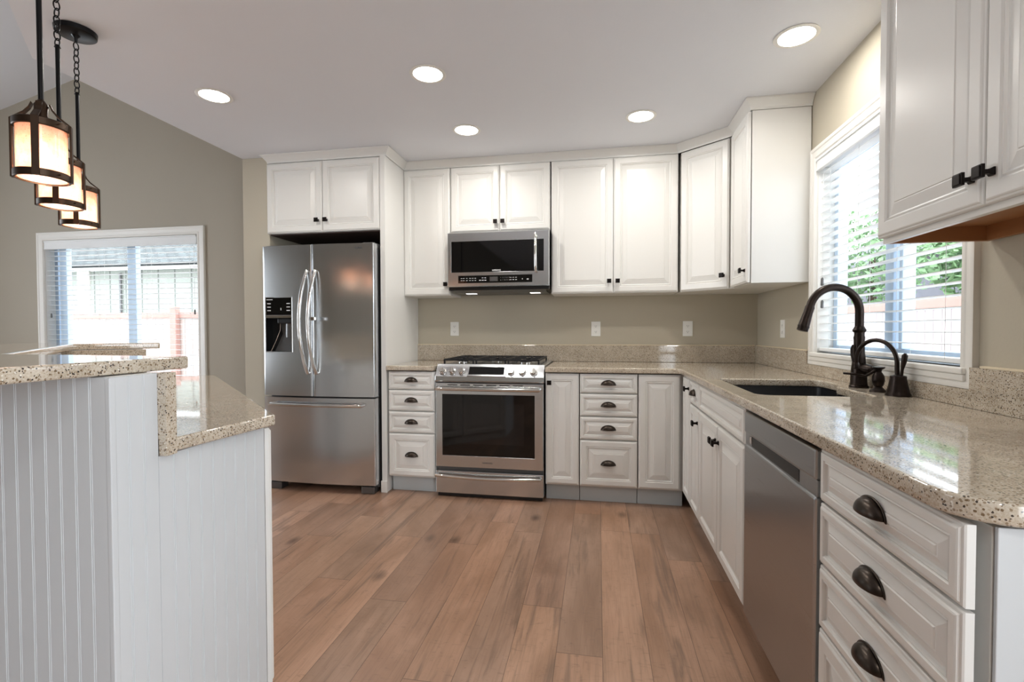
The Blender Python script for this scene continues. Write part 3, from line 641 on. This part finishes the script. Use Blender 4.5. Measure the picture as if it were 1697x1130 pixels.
def bowed_handle(name, parent, x, z0, z1, lean, out=.058):
    n=16; pts=[]
    for i in range(n+1):
        u=i/n; s_=math.sin(PI*u); pts.append((x+lean*s_, ybow(x)-.012-out*s_**.7, z0+(z1-z0)*u))
    return obj(name, MB().tube([(x,ybow(x)+.004,z0+.004)]+pts+[(x,ybow(x)+.004,z1-.004)], .0125, 12, flat=1.0), M['chrome'], parent, smooth=True)
bowed_handle('handle', dl, MX-.032, .86, 1.585, -.026)
bowed_handle('handle', dr, MX+.034, .86, 1.585, -.024)
box('handle_button', MX+.030,MX+.060,-.098,-.070,1.235,1.26, M['chrome'], dr, .003)
hp = [(.085,ybow(.085)+.002,.636)]+[(.085+(.70)*i/12, ybow(.085+.70*i/12)-.038-.006*math.sin(PI*i/12), .636) for i in range(13)]+[(.785,ybow(.785)+.002,.636)]
obj('handle', MB().tube(hp, .0125, 12), M['chrome'], fz, smooth=True)
obj('brand_lettering', lettering('SAMSUNG', .018), M['grey'], dr, loc=(.745,ybow(.745)-.0006,1.742))

# ------------------------------------------------------------------ range
RXL, RW = -2.292, .762
t = thing('gas_range', 'stainless steel gas range with black oven window', 'stove', (RXL,-.66,0))
box('body', .004,RW-.004,.045,.62,.02,.900, M['dark_steel'], t, .002)
box('cooktop', .0,RW,.062,.635,.900,.925, M['steel'], t, .004)
# slanted control fascia
f = MB(); yz = [(0,.806),(-.004,.815),(.0,.845),(.055,.927),(.070,.927),(.070,.806)]
f.add([(0,a,b) for a,b in yz]+[(RW,a,b) for a,b in yz],[tuple(range(6)),tuple(reversed(range(6,12)))]+[(i,(i+1)%6,(i+1)%6+6,i+6) for i in range(6)])
cp = obj('control_panel', f, M['steel'], t, .003)
sl_a = math.atan2(.055,.082)                            # lean of the fascia
def on_panel(x, s, off): # s along the slope 0..1
    p = Vector((x, .055*s, .845+.082*s)); nrm_ = Vector((0,-.082,.055)).normalized(); return p+nrm_*off
Mt = Matrix.Rotation(PI/2-sl_a,4,'X')
for px_ in (.050,.118,.186,.535,.613,.690):
    c = on_panel(px_,.36,.0005)
    k = obj('burner_knob', MB().lathe([(.0265,0),(.0265,.004),(.020,.006),(.0195,.022),(.017,.026),(0,.0262)], n=28), M['chrome'], cp, smooth=True, loc=c, rot=(PI/2-sl_a,0,0))
    obj('grip', MB().box(-.0045,.0045,-.018,.018,.024,.034), M['chrome'], k, .002)
dpb = obj('display_frame', MB().box(-.135,.135,-.040,.040,0,.010), M['steel'], cp, .003, loc=on_panel(.365,.38,0), rot=(PI/2-sl_a,0,0))
obj('display', MB().box(-.124,.124,-.026,.034,.0095,.0112), M['glassblk'], dpb, .0004)
# oven door
od = MB(); rg = lambda x0,x1,z0,z1,y: [(x0,y,z0),(x1,y,z0),(x1,y,z1),(x0,y,z1)]
od.rings([rg(.003,RW-.003,.212,.798,.040),rg(.003,RW-.003,.212,.798,.004),rg(.007,RW-.007,.216,.794,0),rg(.050,RW-.062,.293,.722,0),rg(.052,RW-.064,.295,.720,.003)])
odr = obj('oven_door', od, M['steel'], t)
box('oven_window', .051,RW-.063,.0018,.0045,.294,.721, M['glassblk'], odr, .0005)
obj('inner_window_frame', MB().box(.125,RW-.135,.0012,.0018,.38,.66), simple('oven_window_tint', (22,20,20), .05), odr)
hp=[(.02,.0,.765)]+[(.02+(RW-.05)*i/14,-.046-.006*math.sin(PI*i/14),.762) for i in range(15)]+[(RW-.03,0,.765)]
obj('handle', MB().tube(hp,.0125,12), M['chrome'], odr, smooth=True)
v = MB()
for i in range(6): v.box(.09+i*.092,.16+i*.092,-.0008,.001,.783,.789)
obj('vent_slots', v, M['black'], odr)
obj('brand_lettering', lettering('SAMSUNG', .016), M['grey'], odr, loc=(.372,-.0006,.250))
sd = box('storage_drawer', .003,RW-.003,0,.045,.030,.186, M['steel'], t, .004)
hp=[(.012,.0,.156)]+[(.012+(RW-.036)*i/14,-.030-.008*math.sin(PI*i/14),.160-.010*math.sin(PI*i/14)) for i in range(15)]+[(RW-.024,0,.156)]
obj('handle', MB().tube(hp,.0115,12), M['chrome'], sd, smooth=True)
box('kick_plate', .012,RW-.012,.02,.05,.004,.029, M['black'], t, .001)
# grates and burners
for gx0,gx1 in ((.035,.258),(.268,.488),(.498,.722)):
    g = MB(); y0,y1 = .085,.60; zt,zb = .948,.960
    for x in (gx0,gx1-.012): g.box(x,x+.012,y0,y1,zt,zb)
    for y in (y0,(y0+y1)/2-.006,y1-.012): g.box(gx0+.012,gx1-.012,y,y+.012,zt,zb)
    xm=(gx0+gx1)/2
    for yc in (.215,.47):
        g.box(xm-.006,xm+.006,yc-.115,yc-.035,zt,zb).box(xm-.006,xm+.006,yc+.035,yc+.115,zt,zb).box(gx0+.012,xm-.035,yc-.006,yc+.006,zt,zb).box(xm+.035,gx1-.012,yc-.006,yc+.006,zt,zb)
    for x in (gx0,gx1-.012):
        for y in (y0,y1-.012): g.box(x,x+.012,y,y+.012,.9255,zt)
    obj('grate', g, M['grate'], t, .002)
for bx_,by_,r in ((.146,.215,.045),(.146,.47,.036),(.378,.34,.050),(.610,.215,.050),(.610,.47,.036)):
    b = obj('burner', MB().lathe([(r,.9252),(r,.934),(r*.9,.938),(0,.938)],(bx_,by_,0),24), M['chrome'], t, smooth=True)
    obj('burner_cap', MB().lathe([(r*.72,.9382),(r*.74,.944),(r*.6,.947),(0,.947)],(bx_,by_,0),24), M['grate'], b, smooth=True)

# ------------------------------------------------------------------ microwave
t = thing('microwave', 'stainless over-the-range microwave with black window', 'microwave', (-2.282,-.40,0))
MW = .764
box('body', .004,MW-.004,.03,.39,1.462,1.895, M['black'], t, .003)
c = MB(); c.add([(0.03,.03,1.462),(MW-.03,.03,1.462),(MW-.03,.12,1.448),(.03,.12,1.448),(.03,.38,1.448),(MW-.03,.38,1.448),(MW-.03,.38,1.4615),(.03,.38,1.4615),(.03,.03,1.4615),(MW-.03,.03,1.4615)],[(0,1,2,3),(3,2,5,4),(4,5,6,7),(0,3,4,7),(1,6,5,2)])
vt = obj('underside', c, M['dark_steel'], t)
for x in (.10,.60): box('hood_lamp', x,x+.075,.16,.22,1.4462,1.4478, M['litwhite'], vt, 0)
dm = MB(); dm.rings([rg(.001,MW-.001,1.486,1.888,.029),rg(.001,MW-.001,1.486,1.888,.006),rg(.006,MW-.006,1.491,1.883,0),rg(.030,MW-.040,1.592,1.822,0),rg(.033,MW-.043,1.595,1.819,.004)])
dd = obj('front_door', dm, M['steel'], t)
box('window', .031,MW-.041,.002,.005,1.5935,1.8205, M['glassblk'], dd, .0004)
cpn = box('control_strip', .085,.640,-.0015,.002,1.512,1.568, M['glassblk'], dd, .0004)
gl = MB(); yy=-.0023
def dash(x,z,w_,h_): gl.box(x,x+w_,yy,yy+.0006,z,z+h_)
for x in (.105,.122,.145,.170,.190,.210): dash(x,1.546,.012,.003); dash(x,1.530,.012,.003)
for x in (.245,.265,.285): dash(x,1.529,.014,.005)
for x in (.265,.285): dash(x,1.547,.012,.004)
for x in (.475,.495,.515): dash(x,1.547,.012,.003); dash(x,1.530,.012,.004)
dash(.565,1.533,.005,.007); dash(.600,1.530,.014,.008)
obj('key_print', gl, M['glyph'], cpn)
for i,ch in enumerate('12345'): obj('key_digit', lettering(ch,.009,.0002), M['glyph'], cpn, loc=(.408+i*.0155,yy,1.549))
for i,ch in enumerate('67890'): obj('key_digit', lettering(ch,.009,.0002), M['glyph'], cpn, loc=(.408+i*.0155,yy,1.531))
box('clock_display', .325,.385,-.0021,-.0014,1.524,1.556, M['dark_steel'], cpn, 0)
obj('brand_lettering', lettering('SAMSUNG', .014, .0003, .0003), M['glyph'], dd, loc=(.375,.0014,1.604))
n=14; hp=[(.668,.0,1.60)]+[(.668,-.030-.016*math.sin(PI*i/n),1.590+.262*i/n) for i in range(n+1)]+[(.668,.0,1.842)]
obj('handle', MB().tube(hp,.0105,12), M['chrome'], dd, smooth=True)

# ------------------------------------------------------------------ dishwasher
t = thing('dishwasher', 'stainless steel dishwasher between sink cabinet and drawers', 'dishwasher', (-.612,-1.987,0), -PI/2)
DW = .598
box('tub', .006,DW-.006,.03,.59,.02,.862, M['dark_steel'], t, .002)
box('door_panel', .004,DW-.004,-.030,.028,.118,.745, M['dwsteel'], t, .006)
tp = MB(); yz=[(.028,.746),(-.004,.746),(-.004,.786),(-.004,.786),(.028,.786)]
box('recess_band', .004,DW-.004,-.024,.028,.7455,.7875, M['dwsteel'], t, .001)
box('top_panel', .004,DW-.004,-.030,.028,.788,.866, M['dwsteel'], t, .006)
h_ = MB(); h_.box(.075,.485,-.0250,-.0235,.750,.784); obj('pocket_handle', h_, M['black'], t)
box('handle_lip', .060,.078,-.028,-.0245,.758,.784, M['chrome'], t, .002)
box('toe_kick', .01,DW-.01,.045,.07,.003,.115, M['dark_steel'], t, .001)

# ------------------------------------------------------------------ peninsula
def beadboard(a, b, z0, z1, pitch=.038, inward=None):
    """grooved board from plan point a to b, face on the right-hand side of a->b"""
    a = Vector(a); b = Vector(b); dl_ = (b-a); Ln = dl_.length; dl_.normalize(); nn = Vector((dl_.y,-dl_.x)); t_=.010
    k = max(1, round(Ln/pitch)); p = Ln/k; s=[(0,t_)]
    for i in range(1,k): u=i*p; s += [(u-.0034,t_),(u-.0028,t_-.0013),(u-.0018,t_-.0013),(u-.0012,t_-.0002),(u+.0012,t_-.0002),(u+.0018,t_-.0013),(u+.0028,t_-.0013),(u+.0034,t_)]
    s.append((Ln,t_)); pl_=[(0,0)]+s+[(Ln,0)]
    q=[a+dl_*u+nn*o for u,o in pl_]; n=len(q)
    return [(v.x,v.y) for v in q]
tK = Vector((-.7310,.6824)); nK = Vector((-.6824,-.7310))
K1 = Vector((-2.118,-2.598)); K2 = Vector((-3.316,-1.477))
t = thing('kitchen_peninsula', 'white beadboard peninsula cabinet with raised bar in the left foreground', 'cabinet', (0,0,0))
A = Vector((-2.172,-2.590)); B_ = K2+nK*.035-tK*.03; 
far = Vector((-3.735,-1.955))
body = [tuple(A), (-2.172,-2.947), (-2.85,-2.947), tuple(far), tuple(B_)]
obj('carcass', MB().prism(list(reversed(body)), .0, .876), M['white'], t, .001)
kn_ = [(-2.172,-2.948),(-2.172,-3.046),(-2.905,-3.046),(-3.885,-2.065),(-3.925,-2.0),(-3.60,-1.655),(-3.535,-1.715),(-3.775,-1.965),(-2.86,-2.948)]
obj('knee_wall', MB().prism(list(reversed(kn_)), 0, 1.068), M['white'], t, .001)
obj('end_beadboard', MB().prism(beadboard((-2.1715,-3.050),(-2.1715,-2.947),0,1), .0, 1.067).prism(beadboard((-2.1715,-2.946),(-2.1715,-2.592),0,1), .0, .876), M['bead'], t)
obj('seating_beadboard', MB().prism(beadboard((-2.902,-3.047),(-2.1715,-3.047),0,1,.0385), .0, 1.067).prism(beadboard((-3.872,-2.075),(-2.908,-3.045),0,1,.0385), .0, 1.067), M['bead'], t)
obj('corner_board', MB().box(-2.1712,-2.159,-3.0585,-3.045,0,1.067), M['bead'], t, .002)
# doors on the kitchen side
dbase = bpy.data.objects.new('door_mount', None)
angK = math.atan2(-tK.y,-tK.x)                          # local x from far to near
Ld = (A-B_).length
for i in range(3):
    wdr = Ld/3
    o0 = B_ + (A-B_).normalized()*(wdr*i+.003)
    dr_ = obj('door', panel_front(wdr-.006, .787, 0, .080), M['white'], t, loc=(o0.x,o0.y,0), rot=(0,0,math.atan2((A-B_).y,(A-B_).x)))
    off_ = Vector((math.sin(dr_.rotation_euler.z), -math.cos(dr_.rotation_euler.z)))
    add_knob(dr_, wdr-.04 if i == 0 else .03, .80) if i < 2 else None
    dr_.rotation_euler.z += PI; oo = o0+(A-B_).normalized()*(wdr-.006) - nK*.009; dr_.location = (oo.x,oo.y,0)
bpy.data.objects.remove(dbase)
t = thing('countertop', 'lower granite countertop of the peninsula', 'countertop', (0,0,0))
low = [tuple(K1), (-2.142,-2.917), (-2.85,-2.917), (-3.752,-1.940), tuple(K2+(Vector((-3.49,-1.657))-K2)*1.0), tuple(K2)]
obj('slab', slab(rounded(low,[.012,.004,0,0,0,.012],5), .882, ZT, .006), M['granite'], t, smooth=True)
t = thing('granite_riser', 'upright granite riser between lower counter and raised bar', 'riser', (0,0,0))
rz_ = [(-2.152,-2.863),(-2.152,-2.891),(-2.845,-2.891),(-3.772,-1.960),(-3.535,-1.712),(-3.517,-1.730),(-3.745,-1.968),(-2.835,-2.863)]
rr_ = MB().prism([(-2.152,-2.918),(-2.855,-2.918),(-2.865,-2.946),(-2.152,-2.946)],.9145,1.0675)
rr_.prism([(-2.855,-2.918),(-3.742,-1.955),(-3.765,-1.968),(-2.865,-2.946)],.9145,1.0675).prism([(-3.742,-1.955),(-3.515,-1.715),(-3.532,-1.700),(-3.765,-1.940)],.9145,1.0675)
rr_.box(-2.1518,-2.140,-2.946,-2.918,.878,1.0675).box(-2.1605,-2.1519,-2.9455,-2.9185,.878,.9143)
obj('slab', rr_, M['granite'], t)
t = thing('raised_bar_top', 'raised granite bar top wrapping round the peninsula', 'countertop', (0,0,0))
bt = [(-2.186,-2.842),(-2.186,-3.26),(-2.98,-3.26),(-4.32,-1.93),(-3.797,-1.37),(-3.49,-1.657),(-3.727,-1.908),(-2.82,-2.805)]
bt[0] = (-2.180,-2.838); bt[-1] = (-2.815,-2.805)
obj('slab', slab(rounded(bt,[.008,.02,.02,.02,.02,.008,0,0],5), 1.070, 1.100, .005), M['granite'], t, smooth=True)

# ------------------------------------------------------------------ recessed lights
def downlight(label, x, y, power=3.6):
    t = thing('recessed_light', label, 'light', (x,y,CZ), 0, 'round recessed ceiling lights')
    obj('trim_ring', MB().lathe([(.072,-.001),(.090,-.001),(.092,-.004),(.086,-.007),(.074,-.006),(.072,-.001)], n=40), M['trim'], t, smooth=True)
    obj('lens', MB().lathe([(0,-.0025),(.0725,-.0025),(.0725,-.0035),(0,-.0035)], n=40), M['can'], t)
    area('lamp', (0,0,-.012), (0,0,0), .14, .14, power, (1,.96,.90), 'DISK', t)
downlight('round ceiling light above the sink, nearest the right wall', -.309, -1.525)
downlight('large round ceiling light in the middle of the near row', -2.025, -1.514)
downlight('round ceiling light nearest the pendants', -3.264, -1.509)
downlight('small round ceiling light above the microwave', -2.016, -.812)
downlight('round ceiling light above the corner cabinets', -.918, -.818)

downlight('unseen ceiling light added as fill behind the camera on the sink side', -.75, -4.35, 5)  # added out of view to raise the kitchen's light level

# ------------------------------------------------------------------ pendants
def pendant(label, x, y, chain_top):
    t = thing('pendant_light', label, 'pendant light', (x,y,1.618), 0, 'bronze pendants over the bar')
    r = .061
    def band(name, z0, z1, par):
        return obj(name, MB().lathe([(r+.0025,z0),(r+.0045,z0+.002),(r+.0045,z1-.002),(r+.0025,z1),(r-.0015,z1),(r-.0015,z0),(r+.0025,z0)], n=40), M['lampmetal'], par, smooth=True)
    band('bottom_ring', 0, .022, t); band('top_ring', .150, .172, t)
    c = MB()
    for a in (-.85, -.85+PI/2, -.85+PI, -.85+1.5*PI):
        dx_,dy_ = math.cos(a),math.sin(a); px = Vector((dx_,dy_,0)); q=[px*(r+.006)+Vector((0,0,.0)),px*(r+.006)+Vector((0,0,.085)),px*(r+.006)+Vector((0,0,.172)),px*(r*.62)+Vector((0,0,.196)),px*.026+Vector((0,0,.212)),px*.020+Vector((0,0,.228))]
        tang = Vector((-dy_,dx_,0)); vs=[]; fs=[]
        for i,p in enumerate(q):
            wd_ = .0085 if i<3 else .0075; nr = (px if i<3 else (px*.6+Vector((0,0,.8))).normalized())*.0025
            vs += [p-tang*wd_-nr, p+tang*wd_-nr, p+tang*wd_+nr, p-tang*wd_+nr]
        for i in range(len(q)-1):
            for k in range(4): fs.append((i*4+k,i*4+(k+1)%4,(i+1)*4+(k+1)%4,(i+1)*4+k))
        fs += [(3,2,1,0),tuple(len(vs)-4+k for k in range(4))]
        c.add(vs,fs)
    obj('strap_frame', c, M['lampmetal'], t)
    for a in (.55+PI/4-1.4, .55+PI*5/4-1.4):
        for z in (.011,.161): obj('set_screw', MB().tube([(math.cos(a)*(r+.003),math.sin(a)*(r+.003),z),(math.cos(a)*(r+.014),math.sin(a)*(r+.014),z)],.0022,8), M['lampmetal'], t, smooth=True)
    obj('glass_shade', MB().lathe([(r-.003,.004),(r-.003,.168),(r-.006,.168),(r-.006,.004),(r-.003,.004)], n=40), M['shade'], t, smooth=True)
    obj('socket', MB().lathe([(.014,.115),(.014,.165),(.018,.175),(.018,.185),(.015,.195),(.017,.225),(.011,.235),(.0075,.24)], n=20), M['lampmetal'], t, smooth=True)
    obj('bulb', MB().lathe([(0,.035),(.015,.040),(.025,.055),(.027,.070),(.022,.088),(.013,.104),(.0125,.115)], n=20), M['bulb'], t, smooth=True)
    H = CZ-1.618
    obj('rod', MB().tube([(0,0,.235),(0,0,chain_top)], .0068, 14), M['blackmetal'], t, smooth=True)
    ch = MB(); z = chain_top+.012; k = 0; Lk=.034
    while z < H-.045:
        pts=[]; 
        for i in range(14):
            a = 2*PI*i/14; u = .0105*math.cos(a); v_ = (Lk/2)*math.sin(a); pts.append((u*(1-k%2), u*(k%2), z+v_))
        ch.tube(pts, .0023, 6, closed=True); z += Lk*.80; k += 1
    obj('chain', ch, M['blackmetal'], t, smooth=True)
    obj('rod_loop', MB().tube([(0,0,chain_top-.004),(0,0,chain_top+.006)],[.010,.006],12), M['blackmetal'], t, smooth=True); obj('canopy_loop', MB().tube([(0,0,H-.055),(0,0,H-.035),(0,0,H-.02)],[.005,.007,.02],12), M['blackmetal'], t, smooth=True)
    obj('canopy', MB().lathe([(0,H-.024),(.066,H-.024),(.072,H-.020),(.074,H-.002),(0,H-.002)], n=40), M['blackmetal'], t, smooth=True)
    l = bpy.data.lights.new('glow','POINT'); l.energy = .5; l.color = (1,.80,.62); l.shadow_soft_size = .03
    lo = bpy.data.objects.new('glow', l); COL.objects.link(lo); lo.parent = t; lo.location = (0,0,.02)
pendant('bronze pendant with seeded glass shade, nearest the camera', -2.824, -2.686, .62)
pendant('middle one of the three bronze pendants', -3.119, -2.413, .585)
pendant('bronze pendant farthest from the camera, its black canopy in view', -3.40, -2.125, .575)

# ------------------------------------------------------------------ outside
struct(obj('ground', MB().box(-22,12,.30,20,-.35,-.3).box(.35,12,-9,.30,-.35,-.3), M['lawn']))
t = thing('garden_fence', 'wooden garden fence outside the dining window', 'fence', (0,3.0,0))
obj('boards', MB().box(-14,-5,0,.03,-.3,1.40), M['fence'], t); box('top_rail', -14,-5,-.03,.06,1.38,1.47, M['rail'], t, .004); 
for x in (-7.98,-10.6): box('fence_post', x-.06,x+.06,-.09,0,-.3,1.56, M['rail'], t, .01)
t = thing('neighbour_house', 'pale neighbouring house with shingled roof behind the fence', 'house', (0,7,0))
box('siding_wall', -20,-7,0,4,-.3,2.78, M['house'], t, 0)
box('fascia', -20.3,-6.7,-.45,-.40,2.73,2.86, M['trim'], t, 0)
rf = obj('roof', MB().box(-20.3,-6.7,0,5.5,0,.08), M['roof'], t, loc=(0,-.47,2.80)); rf.rotation_euler = (math.radians(24),0,0)
box('corner_board', -15.0,-14.6,-.04,0,-.3,2.9, M['trim'], t, 0); obj('conduit', MB().tube([(-13.6,-.05,.5),(-13.6,-.05,2.7)],.03,8), M['dark_steel'], t)
t = thing('garden_fence', 'wooden garden fence outside the sink window', 'fence', (2.5,0,0))
obj('boards', MB().box(0,.03,-4,8,-.3,1.42), M['fence2'], t); box('top_rail', -.03,.06,-4,8,1.40,1.50, M['rail'], t, .004)
t = thing('neighbour_house', 'dark neighbouring house beyond the sink window', 'house', (7,0,0))
box('side_wall', 0,4,4.5,16,-.3,3.0, M['darkhouse'], t, 0)
rf = obj('roof', MB().box(-.5,4.5,4.2,16.3,3.0,3.1).add([(-.5,4.2,3.1),(-.5,16.3,3.1),(2,16.3,4.6),(2,4.2,4.6),(4.5,4.2,3.1),(4.5,16.3,3.1)],[(0,1,2,3),(3,2,5,4),(0,3,4),(1,5,2)]), M['darkhouse'], t)
def tree(label, x, y, z, r, n, h):
    t = thing('garden_tree', label, 'tree', (x,y,-.3), 0, 'garden trees outside the windows')
    obj('trunk', MB().tube([(0,0,0),(.03,.02,h*.5),(0,0,h)],[.10,.08,.05],10), M['trunk'], t, smooth=True)
    f_ = MB()
    for i in range(n):
        a = random.random()*2*PI; b = math.acos(2*random.random()-1); q = r*(.55+.45*random.random()); c = Vector((q*math.sin(b)*math.cos(a), q*math.sin(b)*math.sin(a), h+q*.9*math.cos(b)))
        d1 = Vector((random.uniform(-1,1),random.uniform(-1,1),random.uniform(-1,1))).normalized(); d2 = d1.orthogonal().normalized(); s_ = random.uniform(.05,.10)
        f_.add([c-d1*s_, c+d2*s_*.5, c+d1*s_, c-d2*s_*.5],[(0,1,2,3)])
    obj('foliage', f_, M['leaf'], t)
tree('leafy green tree left in the sink window', 4.1, 6.7, 0, 1.1, 2600, 2.9)
tree('leafy green tree right in the sink window', 3.5, 3.0, 0, .6, 1500, 2.35)
tree('leafy tree beyond the dining window', -16.5, 5.4, 0, 1.0, 1200, 3.6)
